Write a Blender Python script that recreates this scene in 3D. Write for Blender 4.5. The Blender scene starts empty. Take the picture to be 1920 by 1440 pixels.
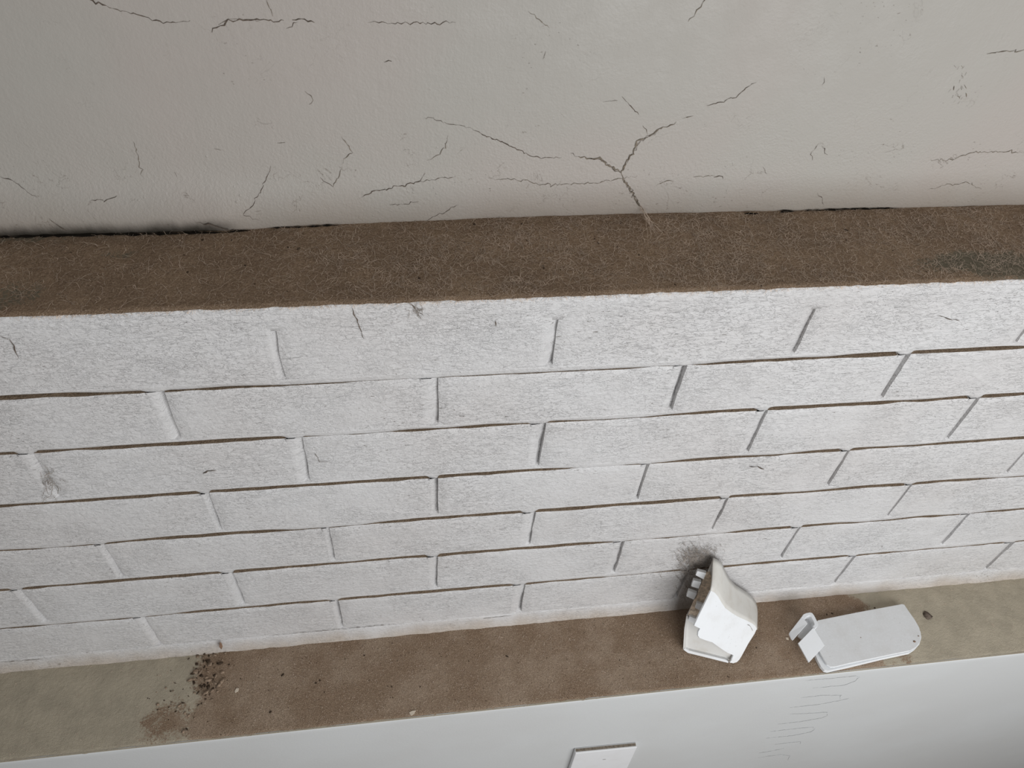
import bpy, bmesh, math, random
import numpy as np
from mathutils import Vector, Matrix

random.seed(7)
rng = np.random.default_rng(11)
S = bpy.context.scene
COL = S.collection

# ------------------------------------------------------------------ camera
# world: x along the wall to the right, y into the wall, z up; metres.
# brick face at y = 0, brick wall top ledge at z = +0.010, lower ledge at z = -0.618
F_PX, CX, CY = 1482.7064, 960.0, 720.0
CAM = np.array([0.33513066, -0.49144313, 0.45701367])
def cv(a): return np.array([a[0], a[2], -a[1]])
RIGHT = cv((0.9896933252494373, -0.0660573006025042, -0.12705729020336418))
DOWN = cv((-0.0511490450110751, 0.6656633736378231, -0.7444971780951))
FWD = cv((0.13375685833319542, 0.7433227468833592, 0.6554238299105482))
cam_data = bpy.data.cameras.new('camera')
cam = bpy.data.objects.new('camera', cam_data)
COL.objects.link(cam)
cam_data.sensor_width = 36.0
cam_data.lens = F_PX / 1920.0 * 36.0
cam_data.clip_start = 0.01
cam.matrix_world = Matrix(((RIGHT[0], -DOWN[0], -FWD[0], CAM[0]),
                           (RIGHT[1], -DOWN[1], -FWD[1], CAM[1]),
                           (RIGHT[2], -DOWN[2], -FWD[2], CAM[2]),
                           (0, 0, 0, 1)))
S.camera = cam

# ------------------------------------------------------------------ world and light
world = bpy.data.worlds.new('room_ambient')
S.world = world
world.use_nodes = True
bg = world.node_tree.nodes['Background']
bg.inputs['Color'].default_value = (1.0, 0.97, 0.94, 1)
bg.inputs['Strength'].default_value = 0.18

win_data = bpy.data.lights.new('window_light', 'AREA')
win_data.shape = 'RECTANGLE'
win_data.size, win_data.size_y = 1.4, 1.3
win_data.energy = 25.5
win_data.color = (0.97, 0.985, 1.0)
win = bpy.data.objects.new('window_light', win_data)
COL.objects.link(win)
win.location = (1.05, -1.35, 0.05)
win.rotation_euler = (Vector((0.6, 0.0, -0.3)) - Vector(win.location)).to_track_quat('-Z', 'Y').to_euler()

S.view_settings.view_transform = 'Standard'
S.view_settings.look = 'None'
S.view_settings.exposure = 0.0
S.view_settings.gamma = 1.0
S.view_settings.use_curve_mapping = False

# ------------------------------------------------------------------ measuring helpers
def ray(px, py):
    return FWD + RIGHT * ((px - CX) / F_PX) + DOWN * ((py - CY) / F_PX)
def at_y(px, py, y):
    d = ray(px, py); return CAM + d * ((y - CAM[1]) / d[1])
def at_z(px, py, z):
    d = ray(px, py); return CAM + d * ((z - CAM[2]) / d[2])
def at_plane(px, py, p0, n):
    d = ray(px, py); return CAM + d * (np.dot(p0 - CAM, n) / np.dot(d, n))

LEDGE1 = 0.010      # top of the brick wall
LEDGE2 = -0.618     # top of the lower wall
YB = 0.110          # plaster face
YF = -0.1208        # lower wall face
X0, X1 = -1.1, 2.2

# ------------------------------------------------------------------ noise
def vnoise(x, y, seed=0):
    x = np.asarray(x, float); y = np.asarray(y, float)
    xi = np.floor(x).astype(np.int64); yi = np.floor(y).astype(np.int64)
    fx = x - xi; fy = y - yi
    fx = fx * fx * (3 - 2 * fx); fy = fy * fy * (3 - 2 * fy)
    def h(a, b):
        n = (a * 374761393 + b * 668265263 + seed * 974711) & 0x7fffffff
        n = ((n ^ (n >> 13)) * 1274126177) & 0x7fffffff
        return ((n ^ (n >> 16)) & 0xffff) / 65535.0
    a = h(xi, yi); b = h(xi + 1, yi); c = h(xi, yi + 1); d = h(xi + 1, yi + 1)
    return (a * (1 - fx) + b * fx) * (1 - fy) + (c * (1 - fx) + d * fx) * fy
def fbm(x, y, oct=4, seed=0):
    s = 0; a = 0.5; t = 0
    for i in range(oct):
        s = s + a * vnoise(x * 2 ** i, y * 2 ** i, seed + i * 17); t += a; a *= 0.5
    return s / t
def sstep(a, b, v):
    t = np.clip((v - a) / (b - a), 0, 1); return t * t * (3 - 2 * t)

# ------------------------------------------------------------------ mesh helpers
def link(name, mesh, mat, parent=None, smooth=True):
    o = bpy.data.objects.new(name, mesh)
    COL.objects.link(o)
    if mat: mesh.materials.append(mat)
    if smooth and len(mesh.polygons):
        mesh.polygons.foreach_set('use_smooth', [True] * len(mesh.polygons))
    if parent is not None:
        o.parent = parent
    return o
def pydata(name, v, f, mat, parent=None, smooth=True, origin=None):
    v = np.asarray(v, float)
    if origin is not None: v = v - np.asarray(origin)
    m = bpy.data.meshes.new(name)
    m.from_pydata([tuple(p) for p in v], [], f)
    m.update()
    o = link(name, m, mat, parent, smooth)
    if origin is not None: o.location = origin
    return o
def fast(name, v, quads, mat, parent=None, smooth=True):
    m = bpy.data.meshes.new(name)
    v = np.ascontiguousarray(v, np.float32); q = np.ascontiguousarray(quads, np.int32)
    m.vertices.add(len(v)); m.vertices.foreach_set('co', v.ravel())
    m.loops.add(q.size); m.loops.foreach_set('vertex_index', q.ravel())
    m.polygons.add(len(q))
    m.polygons.foreach_set('loop_start', np.arange(0, q.size, 4, dtype=np.int32))
    m.update(calc_edges=True)
    m.validate()
    return link(name, m, mat, parent, smooth)
def grid_quads(nx, ny):
    i = np.arange(nx * ny).reshape(ny, nx)
    return np.stack([i[:-1, :-1], i[:-1, 1:], i[1:, 1:], i[1:, :-1]], -1).reshape(-1, 4)
def box(name, lo, hi, mat, parent=None, bevel=0.0, origin=None):
    bm = bmesh.new()
    bmesh.ops.create_cube(bm, size=1.0)
    lo = Vector(lo); hi = Vector(hi)
    for v in bm.verts:
        v.co = Vector((lo[i] + (v.co[i] + .5) * (hi[i] - lo[i]) for i in range(3)))
    if bevel:
        bmesh.ops.bevel(bm, geom=bm.edges[:], offset=bevel, segments=2, affect='EDGES', profile=0.5)
    if origin is not None:
        for v in bm.verts: v.co -= Vector(origin)
    m = bpy.data.meshes.new(name); bm.to_mesh(m); bm.free()
    o = link(name, m, mat, parent, smooth=False)
    if origin is not None: o.location = origin
    return o
def prism(name, top, bottom, mat, parent=None, origin=None, bevel=0.0):
    """closed solid between two matching outlines"""
    n = len(top)
    bm = bmesh.new()
    org = np.zeros(3) if origin is None else np.asarray(origin)
    a = [bm.verts.new(tuple(np.asarray(p) - org)) for p in top]
    b = [bm.verts.new(tuple(np.asarray(p) - org)) for p in bottom]
    bm.faces.new(a); bm.faces.new(b[::-1])
    for i in range(n):
        j = (i + 1) % n
        bm.faces.new((a[j], a[i], b[i], b[j]))
    bmesh.ops.recalc_face_normals(bm, faces=bm.faces[:])
    if bevel:
        es = [e for e in bm.edges if e.calc_face_angle(0) > 0.6]
        bmesh.ops.bevel(bm, geom=es, offset=bevel, segments=2, affect='EDGES', profile=0.5)
    bmesh.ops.triangulate(bm, faces=[f for f in bm.faces if len(f.verts) > 4])
    m = bpy.data.meshes.new(name); bm.to_mesh(m); bm.free()
    return link(name, m, mat, parent, smooth=False)
def thing(name, label, cat, loc=(0, 0, 0), group=None):
    o = bpy.data.objects.new(name, None); COL.objects.link(o)
    o.location = loc; o.empty_display_size = 0.02
    o['label'] = label; o['category'] = cat
    if group: o['group'] = group
    return o
def tag(o, label, cat, group=None, kind=None):
    o['label'] = label; o['category'] = cat
    if group: o['group'] = group
    if kind: o['kind'] = kind
    return o
def struct(o, label=None, cat=None):
    o['kind'] = 'structure'
    if label: o['label'] = label
    if cat: o['category'] = cat
    return o
def ribbons(name, lines, normal, mat, parent=None):
    """flat thin strips: lines = list of (points Nx3, widths N)"""
    V = []; Q = []
    n = np.asarray(normal, float)
    for P, W in lines:
        P = np.asarray(P, float)
        T = np.gradient(P, axis=0)
        Sd = np.cross(T, n); Sd /= (np.linalg.norm(Sd, axis=1)[:, None] + 1e-12)
        k = len(V) and sum(len(a) for a in V)
        W = np.asarray(W)[:, None] * 0.5
        A = np.empty((2 * len(P), 3)); A[0::2] = P + Sd * W; A[1::2] = P - Sd * W
        V.append(A)
        i = k + 2 * np.arange(len(P) - 1)
        Q.append(np.stack([i, i + 1, i + 3, i + 2], 1))
    return fast(name, np.concatenate(V), np.concatenate(Q), mat, parent, smooth=False)
def jag(pts, step, amp, axes=(0, 2)):
    """resample a polyline and roughen it"""
    P = np.asarray(pts, float); out = []
    for a, b in zip(P[:-1], P[1:]):
        m = max(1, int(np.linalg.norm(b - a) / step))
        for t in np.arange(m) / m: out.append(a * (1 - t) + b * t)
    out.append(P[-1]); out = np.array(out)
    if len(out) > 2:
        for ax in axes:
            out[1:-1, ax] += rng.normal(0, amp, len(out) - 2)
    return out
def taper(n, w, lo=0.25):
    t = np.linspace(0, 1, n)
    e = np.minimum(1, np.minimum(t, 1 - t) * 6)
    return w * (lo + (1 - lo) * e) * rng.uniform(0.25, 1.5, n)

# ------------------------------------------------------------------ materials
def new_mat(name):
    m = bpy.data.materials.new(name); m.use_nodes = True
    nt = m.node_tree; nt.nodes.clear()
    return m, NT(nt)
class NT:
    def __init__(s, nt): s.nt = nt
    def n(s, t, **kw):
        nd = s.nt.nodes.new(t)
        for k, v in kw.items():
            if k.startswith('_'): setattr(nd, k[1:], v)
        return nd
    def put(s, sock, v):
        if hasattr(v, 'is_output') or isinstance(v, bpy.types.NodeSocket): s.nt.links.new(v, sock)
        elif isinstance(v, (tuple, list)) and sock.type == 'RGBA' and len(v) == 3: sock.default_value = (*v, 1)
        else: sock.default_value = v
    def pos(s): return s.n('ShaderNodeNewGeometry').outputs['Position']
    def normal_z(s):
        g = s.n('ShaderNodeNewGeometry'); x = s.n('ShaderNodeSeparateXYZ')
        s.put(x.inputs[0], g.outputs['Normal']); return x.outputs['Z']
    def xyz(s, v):
        x = s.n('ShaderNodeSeparateXYZ'); s.put(x.inputs[0], v); return x.outputs
    def scale(s, v, sc):
        m = s.n('ShaderNodeVectorMath', _operation='MULTIPLY'); s.put(m.inputs[0], v); m.inputs[1].default_value = sc
        return m.outputs[0]
    def vadd(s, a, b):
        m = s.n('ShaderNodeVectorMath', _operation='ADD'); s.put(m.inputs[0], a); s.put(m.inputs[1], b); return m.outputs[0]
    def noise(s, v, scale, detail=3, rough=0.55, dist=0.0, color=False):
        t = s.n('ShaderNodeTexNoise'); s.put(t.inputs['Vector'], v)
        t.inputs['Scale'].default_value = scale; t.inputs['Detail'].default_value = detail
        t.inputs['Roughness'].default_value = rough; t.inputs['Distortion'].default_value = dist
        return t.outputs['Color' if color else 'Fac']
    def voro(s, v, scale, feature='F1', rand=1.0):
        t = s.n('ShaderNodeTexVoronoi', _feature=feature); s.put(t.inputs['Vector'], v)
        t.inputs['Scale'].default_value = scale; t.inputs['Randomness'].default_value = rand
        return t.outputs['Distance']
    def math(s, op, a, b=0.0, c=None, clamp=False):
        m = s.n('ShaderNodeMath', _operation=op, _use_clamp=clamp)
        s.put(m.inputs[0], a); s.put(m.inputs[1], b)
        if c is not None: s.put(m.inputs[2], c)
        return m.outputs[0]
    def ss(s, v, a, b, lo=0.0, hi=1.0):
        m = s.n('ShaderNodeMapRange', _interpolation_type='SMOOTHSTEP')
        s.put(m.inputs['Value'], v); m.inputs['From Min'].default_value = a; m.inputs['From Max'].default_value = b
        m.inputs['To Min'].default_value = lo; m.inputs['To Max'].default_value = hi
        return m.outputs['Result']
    def mix(s, f, a, b):
        m = s.n('ShaderNodeMix', _data_type='RGBA', _clamp_factor=True)
        s.put(m.inputs[0], f); s.put(m.inputs[6], a); s.put(m.inputs[7], b)
        return m.outputs[2]
    def bump(s, h, strength=1.0, dist=0.001, prev=None):
        b = s.n('ShaderNodeBump'); b.inputs['Strength'].default_value = strength
        b.inputs['Distance'].default_value = dist; s.put(b.inputs['Height'], h)
        if prev is not None: s.put(b.inputs['Normal'], prev)
        return b.outputs[0]
    def attr(s, name):
        a = s.n('ShaderNodeAttribute', _attribute_name=name); return a.outputs['Fac']
    def out(s, col, rough=0.5, normal=None, spec=0.5):
        p = s.n('ShaderNodeBsdfPrincipled'); o = s.n('ShaderNodeOutputMaterial')
        s.put(p.inputs['Base Color'], col); s.put(p.inputs['Roughness'], rough)
        p.inputs['Specular IOR Level'].default_value = spec
        if normal is not None: s.put(p.inputs['Normal'], normal)
        s.nt.links.new(p.outputs[0], o.inputs[0])

DUST = (0.205, 0.140, 0.094)
def contour_lines(t, v, scale, width, level=0.5, detail=3, dist=0.6):
    """thin wandering lines where a noise crosses a level"""
    f = t.noise(v, scale, detail, 0.55, dist)
    a = t.math('ABSOLUTE', t.math('SUBTRACT', f, level))
    return t.ss(a, 0.0, width, 1.0, 0.0)

# painted brick: thick stringy paint over rough brick, dust on what faces up
def brick_paint(name, rough_amt=1.0, dusty=True, base=(0.64, 0.632, 0.63)):
    m, t = new_mat(name)
    p = t.pos()
    pst = t.scale(p, (1.0, 1.0, 2.3))
    pst2 = t.scale(p, (1.0, 1.0, 3.2))
    lump = t.noise(t.scale(p, (1, 1, 1.25)), 165, 4, 0.6, 0.6)
    fine = t.noise(pst, 330, 3, 0.6)
    crease = contour_lines(t, pst2, 70, 0.022, 0.5, 3, 1.2)
    crease2 = contour_lines(t, pst, 130, 0.045, 0.47, 2, 0.8)
    zone = t.ss(t.noise(p, 9, 2), 0.30, 0.62, 0.25, 1.0)
    zone2 = t.ss(t.noise(p, 14, 2), 0.45, 0.66)
    h = t.math('ADD', t.math('MULTIPLY', lump, 1.0), t.math('MULTIPLY', fine, 0.30))
    h = t.math('ADD', h, t.math('MULTIPLY', crease, t.math('MULTIPLY', zone, -0.19)))
    h = t.math('ADD', h, t.math('MULTIPLY', crease2, t.math('MULTIPLY', zone2, -0.15)))
    nrm = t.bump(h, 0.92 * rough_amt, 0.0018)
    # dirt caught in creases and pits
    pit = t.math('MULTIPLY', t.ss(t.noise(pst2, 170, 2, 0.6, 0.5), 0.645, 0.71), t.ss(t.noise(p, 11, 3), 0.46, 0.62))
    line = contour_lines(t, pst2, 48, 0.010, 0.52, 4, 1.5)
    line = t.math('MULTIPLY', line, t.ss(t.noise(p, 26, 3), 0.52, 0.64))
    dirt = t.math('MAXIMUM', t.math('MULTIPLY', pit, 0.85), t.math('MULTIPLY', line, 0.65))
    dirt = t.math('ADD', dirt, t.math('MULTIPLY', t.math('MULTIPLY', crease, zone), 0.05), clamp=True)
    big = t.noise(p, 5, 3)
    c = t.mix(t.ss(big, 0.35, 0.7), base, tuple(b * k for b, k in zip(base, (0.95, 0.935, 0.925))))
    c = t.mix(dirt, c, (0.13, 0.11, 0.095))
    # brownish dust film low down by the lower ledge, uneven
    z = t.xyz(p)['Z']
    zz = t.math('ADD', z, t.math('MULTIPLY', t.math('SUBTRACT', t.noise(t.scale(p, (1, 1, .3)), 16, 3), 0.5), -0.045))
    film = t.ss(zz, -0.626, -0.588, 0.75, 0.0)
    c = t.mix(film, c, (0.42, 0.345, 0.27))
    r = t.ss(t.noise(p, 60, 3), 0.3, 0.7, 0.28, 0.45)
    if dusty:
        nz = t.math('ADD', t.normal_z(), t.math('MULTIPLY', t.math('SUBTRACT', t.noise(p, 140, 3), 0.5), 0.55))
        d = t.ss(nz, 0.50, 0.78)
        grain = t.noise(p, 900, 2)
        dc = t.mix(t.ss(grain, 0.3, 0.7), (0.17, 0.120, 0.080), (0.33, 0.25, 0.175))
        c = t.mix(d, c, dc)
        r = t.math('MAXIMUM', r, d)
    t.out(c, r, nrm, 0.4)
    return m
M_BRICK = brick_paint('painted_brick')
M_MORTAR = brick_paint('painted_mortar', 0.8, dusty=False, base=(0.64, 0.632, 0.63))

# painted plaster
m, t = new_mat('painted_plaster'); M_PLASTER = m
p = t.pos(); z = t.xyz(p)['Z']
peel = t.noise(p, 420, 3, 0.6)
peel2 = t.noise(p, 130, 3, 0.6)
low = t.ss(z, 0.145, 0.055)              # lumpier paint lower on the wall
stroke = t.noise(t.scale(p, (9, 1, 0.6)), 30, 3)
blister = t.ss(t.voro(p, 170), 0.05, 0.22, 1.0, 0.0)
h = t.math('ADD', t.math('MULTIPLY', peel, t.math('ADD', t.math('MULTIPLY', low, 0.35), 0.22)), t.math('MULTIPLY', peel2, 0.30))
h = t.math('ADD', h, t.math('MULTIPLY', stroke, 0.10))
h = t.math('ADD', h, t.math('MULTIPLY', t.math('MULTIPLY', blister, t.ss(t.noise(p, 18, 2), 0.5, 0.65)), t.math('MULTIPLY', low, 0.35)))
nrm = t.bump(h, 1.0, 0.0010)
nrm = t.bump(t.noise(p, 7, 2), 0.6, 0.003, nrm)
c = t.mix(t.ss(t.noise(p, 4.5, 3), 0.35, 0.65), (0.394, 0.358, 0.326), (0.382, 0.362, 0.328))
spk = t.math('MULTIPLY', t.ss(t.noise(t.scale(p, (1, 1, 1.6)), 230, 2, 0.5), 0.675, 0.74), t.ss(t.noise(p, 15, 3), 0.50, 0.64))
hair = contour_lines(t, p, 26, 0.008, 0.5, 5, 1.2)
hair = t.math('MULTIPLY', hair, t.ss(t.noise(p, 30, 2), 0.56, 0.64))
hair = t.math('MULTIPLY', hair, t.math('ADD', t.math('MULTIPLY', low, 0.45), 0.15))
c = t.mix(t.math('MAXIMUM', t.math('MULTIPLY', spk, 0.55), hair), c, (0.12, 0.095, 0.075))
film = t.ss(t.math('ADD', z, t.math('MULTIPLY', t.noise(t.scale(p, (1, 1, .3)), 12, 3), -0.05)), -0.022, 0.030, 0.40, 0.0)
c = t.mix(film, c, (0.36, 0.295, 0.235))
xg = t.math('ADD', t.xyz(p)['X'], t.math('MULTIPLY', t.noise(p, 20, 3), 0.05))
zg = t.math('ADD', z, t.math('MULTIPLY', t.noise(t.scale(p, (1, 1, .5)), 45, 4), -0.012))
grime_shade = t.math('MULTIPLY', t.ss(xg, 0.235, 0.19), t.ss(zg, 0.020, 0.006))     # grime and the gap's shade painted along the loose plaster at left
c = t.mix(t.math('MULTIPLY', grime_shade, 0.93), c, (0.030, 0.026, 0.020))
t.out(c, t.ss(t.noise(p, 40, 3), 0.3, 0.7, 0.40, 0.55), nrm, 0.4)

# smooth painted lower wall
m, t = new_mat('painted_smooth_wall'); M_LOWER = m
p = t.pos()
h = t.math('ADD', t.noise(p, 300, 3), t.math('MULTIPLY', t.noise(p, 60, 3), 0.6))
c = t.mix(t.ss(t.noise(p, 6, 3), 0.35, 0.65), (0.605, 0.616, 0.617), (0.585, 0.592, 0.590))
t.out(c, 0.45, t.bump(h, 0.30, 0.0006), 0.4)

# khaki painted ledge with a thin dirty film
m, t = new_mat('grimy_ledge_paint'); M_LEDGE = m
p = t.pos()
c = t.mix(t.ss(t.noise(p, 7, 4), 0.3, 0.7), (0.365, 0.325, 0.250), (0.425, 0.375, 0.295))
c = t.mix(t.ss(t.noise(p, 500, 2), 0.55, 0.75, 0, 0.5), c, (0.17, 0.13, 0.095))
c = t.mix(t.math('MULTIPLY', t.ss(t.noise(p, 28, 4), 0.50, 0.72), 0.4), c, (0.27, 0.215, 0.155))
c = t.mix(t.ss(t.noise(p, 120, 2), 0.70, 0.76, 0, 0.8), c, (0.07, 0.05, 0.035))
t.out(c, 0.65, t.bump(t.math('ADD', t.noise(p, 500, 3), t.math('MULTIPLY', t.noise(p, 60, 3), .8)), 0.5, 0.0008), 0.3)

m, t = new_mat('olive_ledge_grime'); M_LEDGE1 = m
p = t.pos()
c = t.mix(t.ss(t.noise(p, 30, 4), 0.3, 0.7), (0.16, 0.140, 0.102), (0.215, 0.19, 0.145))
t.out(c, 0.8, t.bump(t.noise(p, 500, 3), 0.5, 0.0008), 0.2)
# dust
def dust_mat(name, k, warm, under):
    m, t = new_mat(name)
    p = t.pos()
    base = t.mix(t.ss(t.noise(p, 22, 4), 0.35, 0.68), tuple(k * a for a in (0.178, 0.126, 0.086)), tuple(k * a for a in warm))
    g = t.noise(p, 750, 3, 0.7)
    c = t.mix(t.ss(g, 0.28, 0.52, 0.75, 0.0), base, tuple(k * a for a in (0.085, 0.055, 0.035)))
    c = t.mix(t.ss(g, 0.52, 0.72, 0.0, 0.6), c, tuple(k * a for a in (0.40, 0.31, 0.235)))
    sp = t.ss(t.noise(p, 170, 2, 0.5), 0.71, 0.76)
    c = t.mix(t.math('MULTIPLY', sp, 0.85), c, (0.03, 0.02, 0.014))
    cvr = t.math('ADD', t.attr('cover'), t.math('MULTIPLY', t.math('SUBTRACT', t.noise(p, 420, 3, 0.65), 0.5), 1.1))
    cvr = t.math('ADD', cvr, t.math('MULTIPLY', t.math('SUBTRACT', t.noise(p, 60, 3, 0.6), 0.5), 0.9))
    thin = t.mix(t.ss(t.noise(p, 40, 4), 0.3, 0.7), under, tuple(a * 1.18 for a in under))
    c = t.mix(t.ss(cvr, 0.38, 0.72), thin, c)
    h = t.math('ADD', t.noise(p, 1000, 3, 0.7), t.noise(p, 260, 3, 0.6))
    t.out(c, 0.95, t.bump(h, 0.9, 0.0012), 0.1)
    return m
M_DUST1 = dust_mat('brown_lint_dust', 1.55, (0.225, 0.160, 0.108), (0.185, 0.162, 0.118))
M_DUST2 = dust_mat('brown_grit_dust', 1.55, (0.235, 0.178, 0.130), (0.415, 0.366, 0.282))

def plain(name, col, rough=0.6, spec=0.3, var=0.15, scale=80, bump=0.0):
    m, t = new_mat(name); p = t.pos()
    c = t.mix(t.ss(t.noise(p, scale, 3), 0.3, 0.7), tuple(a * (1 - var) for a in col), tuple(min(1, a * (1 + var)) for a in col))
    t.out(c, rough, t.bump(t.noise(p, 600, 3), bump, 0.0006) if bump else None, spec)
    return m
M_CRACK = plain('dark_crack_dirt', (0.115, 0.090, 0.072), 0.9, 0.1, 0.4, 300)
M_GAP_SHADE = plain('black_gap_shade', (0.012, 0.010, 0.008), 1.0, 0.0, 0.3)  # flat black for the painted shade in the plaster seams
M_CRACK_SOFT = plain('brown_crack_dirt', (0.185, 0.155, 0.122), 0.9, 0.1, 0.3, 300)
M_STAIN = plain('faint_grey_stain', (0.566, 0.572, 0.572), 0.6, 0.2, 0.08, 200)
M_LINT = plain('pale_lint', (0.56, 0.45, 0.36), 0.9, 0.1, 0.25, 120)
M_COBWEB = plain('grey_cobweb', (0.23, 0.20, 0.175), 0.9, 0.1, 0.3, 200)
M_FLAKE = plain('cream_paint_flake', (0.66, 0.57, 0.46), 0.6, 0.3, 0.1)
M_LEAF = plain('dry_brown_leaf', (0.24, 0.15, 0.10), 0.8, 0.2, 0.2)
M_SPECK = plain('dark_crumb', (0.055, 0.038, 0.026), 0.9, 0.1, 0.3)
M_LUMP = plain('brown_dust_lump', (0.27, 0.20, 0.145), 0.95, 0.1, 0.35, 300, 1.0)
M_DIRT = plain('caked_brown_dirt', (0.62, 0.51, 0.40), 0.95, 0.1, 0.30, 220, 1.0)
M_FLOOR = plain('floor_boards_paint', (0.30, 0.24, 0.18), 0.6, 0.3, 0.1)

def plastic(name, col, dirt_amt, speck=0.4, film=0.30):
    m, t = new_mat(name); p = t.pos()
    c = t.mix(t.ss(t.noise(p, 45, 4), 0.45, 0.75, 0, dirt_amt), col, (0.52, 0.48, 0.42))
    s = t.ss(t.noise(p, 260, 2), 0.68, 0.74, 0, speck)
    c = t.mix(s, c, (0.42, 0.40, 0.38))
    nz = t.ss(t.normal_z(), 0.52, 0.85, 0, film)          # settled dust on faces turned up
    g = t.math('MULTIPLY', nz, t.ss(t.noise(p, 420, 3), 0.2, 0.6, 0.65, 1.0))
    c = t.mix(g, c, (0.44, 0.42, 0.385))
    t.out(c, 0.38, t.bump(t.noise(p, 350, 2), 0.08, 0.0004), 0.4)
    return m
M_PLASTIC = plastic('white_dusty_plastic', (0.82, 0.835, 0.85), 0.15, 0.3)
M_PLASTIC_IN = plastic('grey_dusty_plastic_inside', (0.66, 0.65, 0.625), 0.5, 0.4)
M_PLASTIC_CLEAN = plastic('clean_white_plastic', (0.82, 0.835, 0.85), 0.08, 0.1, 0.05)
M_PLASTIC_DUSTY_SHADED = plastic('dusty_shaded_plastic', (0.66, 0.645, 0.605), 0.5, 0.4, 0.2)  # dust film plus the side wall's weaker light, both put into the colour
M_PLATE = plastic('white_plate_plastic', (0.80, 0.805, 0.82), 0.1, 0.2)

# ------------------------------------------------------------------ setting: walls
# floor far below (out of frame)
floor = struct(box('floor', (X0, -3.2, -2.02), (X1 + 1.2, YB + 0.1, -1.98), M_FLOOR), 'plain brown floor far below the ledges', 'floor')

# upper plaster wall: a fine sheet with gentle waves; at the left the plaster hangs forward and curls under
nx, nz_ = 560, 90
xs = np.linspace(X0, X1, nx)
zs = LEDGE1 + 0.0005 + 1.6 * np.linspace(0, 1, nz_) ** 2.6
XX, ZZ = np.meshgrid(xs, zs)
bul = sstep(0.215, 0.17, XX)
YY = YB - 0.0015 * (fbm(XX * 6, ZZ * 6, 3, 5) - .5) * 2
def lean(x): return np.interp(x, [-0.3, 0.0, 0.185, 0.215, 0.285, 0.412, 0.6], [-0.0140, -0.0136, -0.0125, -0.0078, -0.0046, -0.0014, 0.0])
YY += lean(XX) * sstep(0.06, 0.0, ZZ - LEDGE1)
hgt = ZZ - LEDGE1
curl_h = 0.016 + 0.006 * fbm(XX * 14, XX * 0, 3, 9)
YY += bul * 0.0025 * np.clip(1 - hgt / curl_h, 0, 1) ** 1.6
YY += (1 - bul) * 0.0015 * (fbm(XX * 40, XX * 0, 3, 21) - .5) * sstep(0.01, 0, hgt)
front = np.stack([XX, YY, ZZ], -1).reshape(-1, 3)
back = front.copy(); back[:, 1] = YB + 0.09
q = grid_quads(nx, nz_)
idx = np.arange(nx * nz_).reshape(nz_, nx)
def skirt(a, off): return np.stack([a[:-1], a[:-1] + off, a[1:] + off, a[1:]], 1)
off = nx * nz_
Q = np.concatenate([q, q[:, ::-1] + off, skirt(idx[0], off), skirt(idx[-1], off)[:, ::-1],
                    skirt(idx[:, 0], off)[:, ::-1], skirt(idx[:, -1], off)])
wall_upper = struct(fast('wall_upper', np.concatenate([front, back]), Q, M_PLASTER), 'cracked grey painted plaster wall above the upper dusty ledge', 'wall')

# cracks in the plaster (pixel polylines measured on the plaster face)
def plaster_line(pts, amp=0.0006):
    P = np.array([at_y(x, y, YB) for x, y in pts])
    P = jag(P, 0.0022, amp)
    bl = sstep(0.215, 0.17, P[:, 0]); hh = P[:, 2] - LEDGE1
    base = YB - 0.0015 * (fbm(P[:, 0] * 6, P[:, 2] * 6, 3, 5) - .5) * 2 + lean(P[:, 0]) * sstep(0.06, 0.0, hh)
    P[:, 1] = base - 0.0005
    return P
def crack(pts, w, mat, amp=0.0006):
    P = plaster_line(pts, amp)
    ribbons('crack', [(P, taper(len(P), w))], (0, -1, 0), mat, wall_upper)
DK = [
 ([(150,-8),(180,4),(200,10)], 1.3), ([(200,10),(240,22),(300,40),(325,42),(357,38)], 0.7),
 ([(398,60),(412,47),(430,40),(450,36),(490,37),(533,38)], 1.1), ([(410,46),(425,36),(448,35)], 0.6),
 ([(548,37),(565,35),(578,38),(590,42)], 1.0), ([(537,53),(558,42)], 0.5),
 ([(0,330),(30,340),(55,355),(73,363)], 0.7), ([(98,395),(110,403),(125,412),(134,416)], 0.7),
 ([(372,402),(400,406),(430,414),(470,425),(520,426)], 1.5),
 ([(508,310),(500,335),(480,370),(458,392),(475,398),(488,403)], 0.5),
 ([(673,368),(700,357),(740,349),(785,340),(797,323)], 0.8), ([(785,340),(820,334),(855,330)], 0.5),
 ([(690,42),(740,43),(770,43),(855,42)], 0.6), ([(793,413),(820,400),(860,382)], 0.5),
 ([(885,240),(910,253),(950,270),(990,290),(1005,295),(1053,295)], 0.9),
 ([(795,220),(850,232),(885,240)], 0.4), ([(1018,110),(1020,102),(1023,95)], 0.7),
 ([(720,117),(735,115)], 0.9), ([(1166,180),(1180,195),(1198,215)], 0.7), ([(1130,190),(1158,188)], 0.4),
 ([(1205,235),(1210,244),(1215,252)], 0.7), ([(1325,197),(1350,190),(1380,180),(1400,163),(1420,153)], 0.6),
 ([(730,380),(760,378),(785,375)], 0.5), ([(1523,300),(1522,288),(1535,268)], 0.5), ([(1543,277),(1552,290)], 0.6),
 ([(1430,312),(1434,322),(1438,325)], 0.6), ([(1533,362),(1540,372),(1545,384)], 0.6),
 ([(1545,143),(1548,150),(1540,160)], 0.6), ([(1070,287),(1085,293)], 0.6), ([(170,370),(185,365),(200,370),(222,360)], 0.5),
 ([(520,267),(535,266)], 0.9), ([(400,278),(415,281)], 0.5), ([(600,330),(612,340),(625,348)], 0.6),
 ([(328,322),(333,330)], 1.2), ([(1338,332),(1352,330),(1356,336)], 0.7),
]
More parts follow.
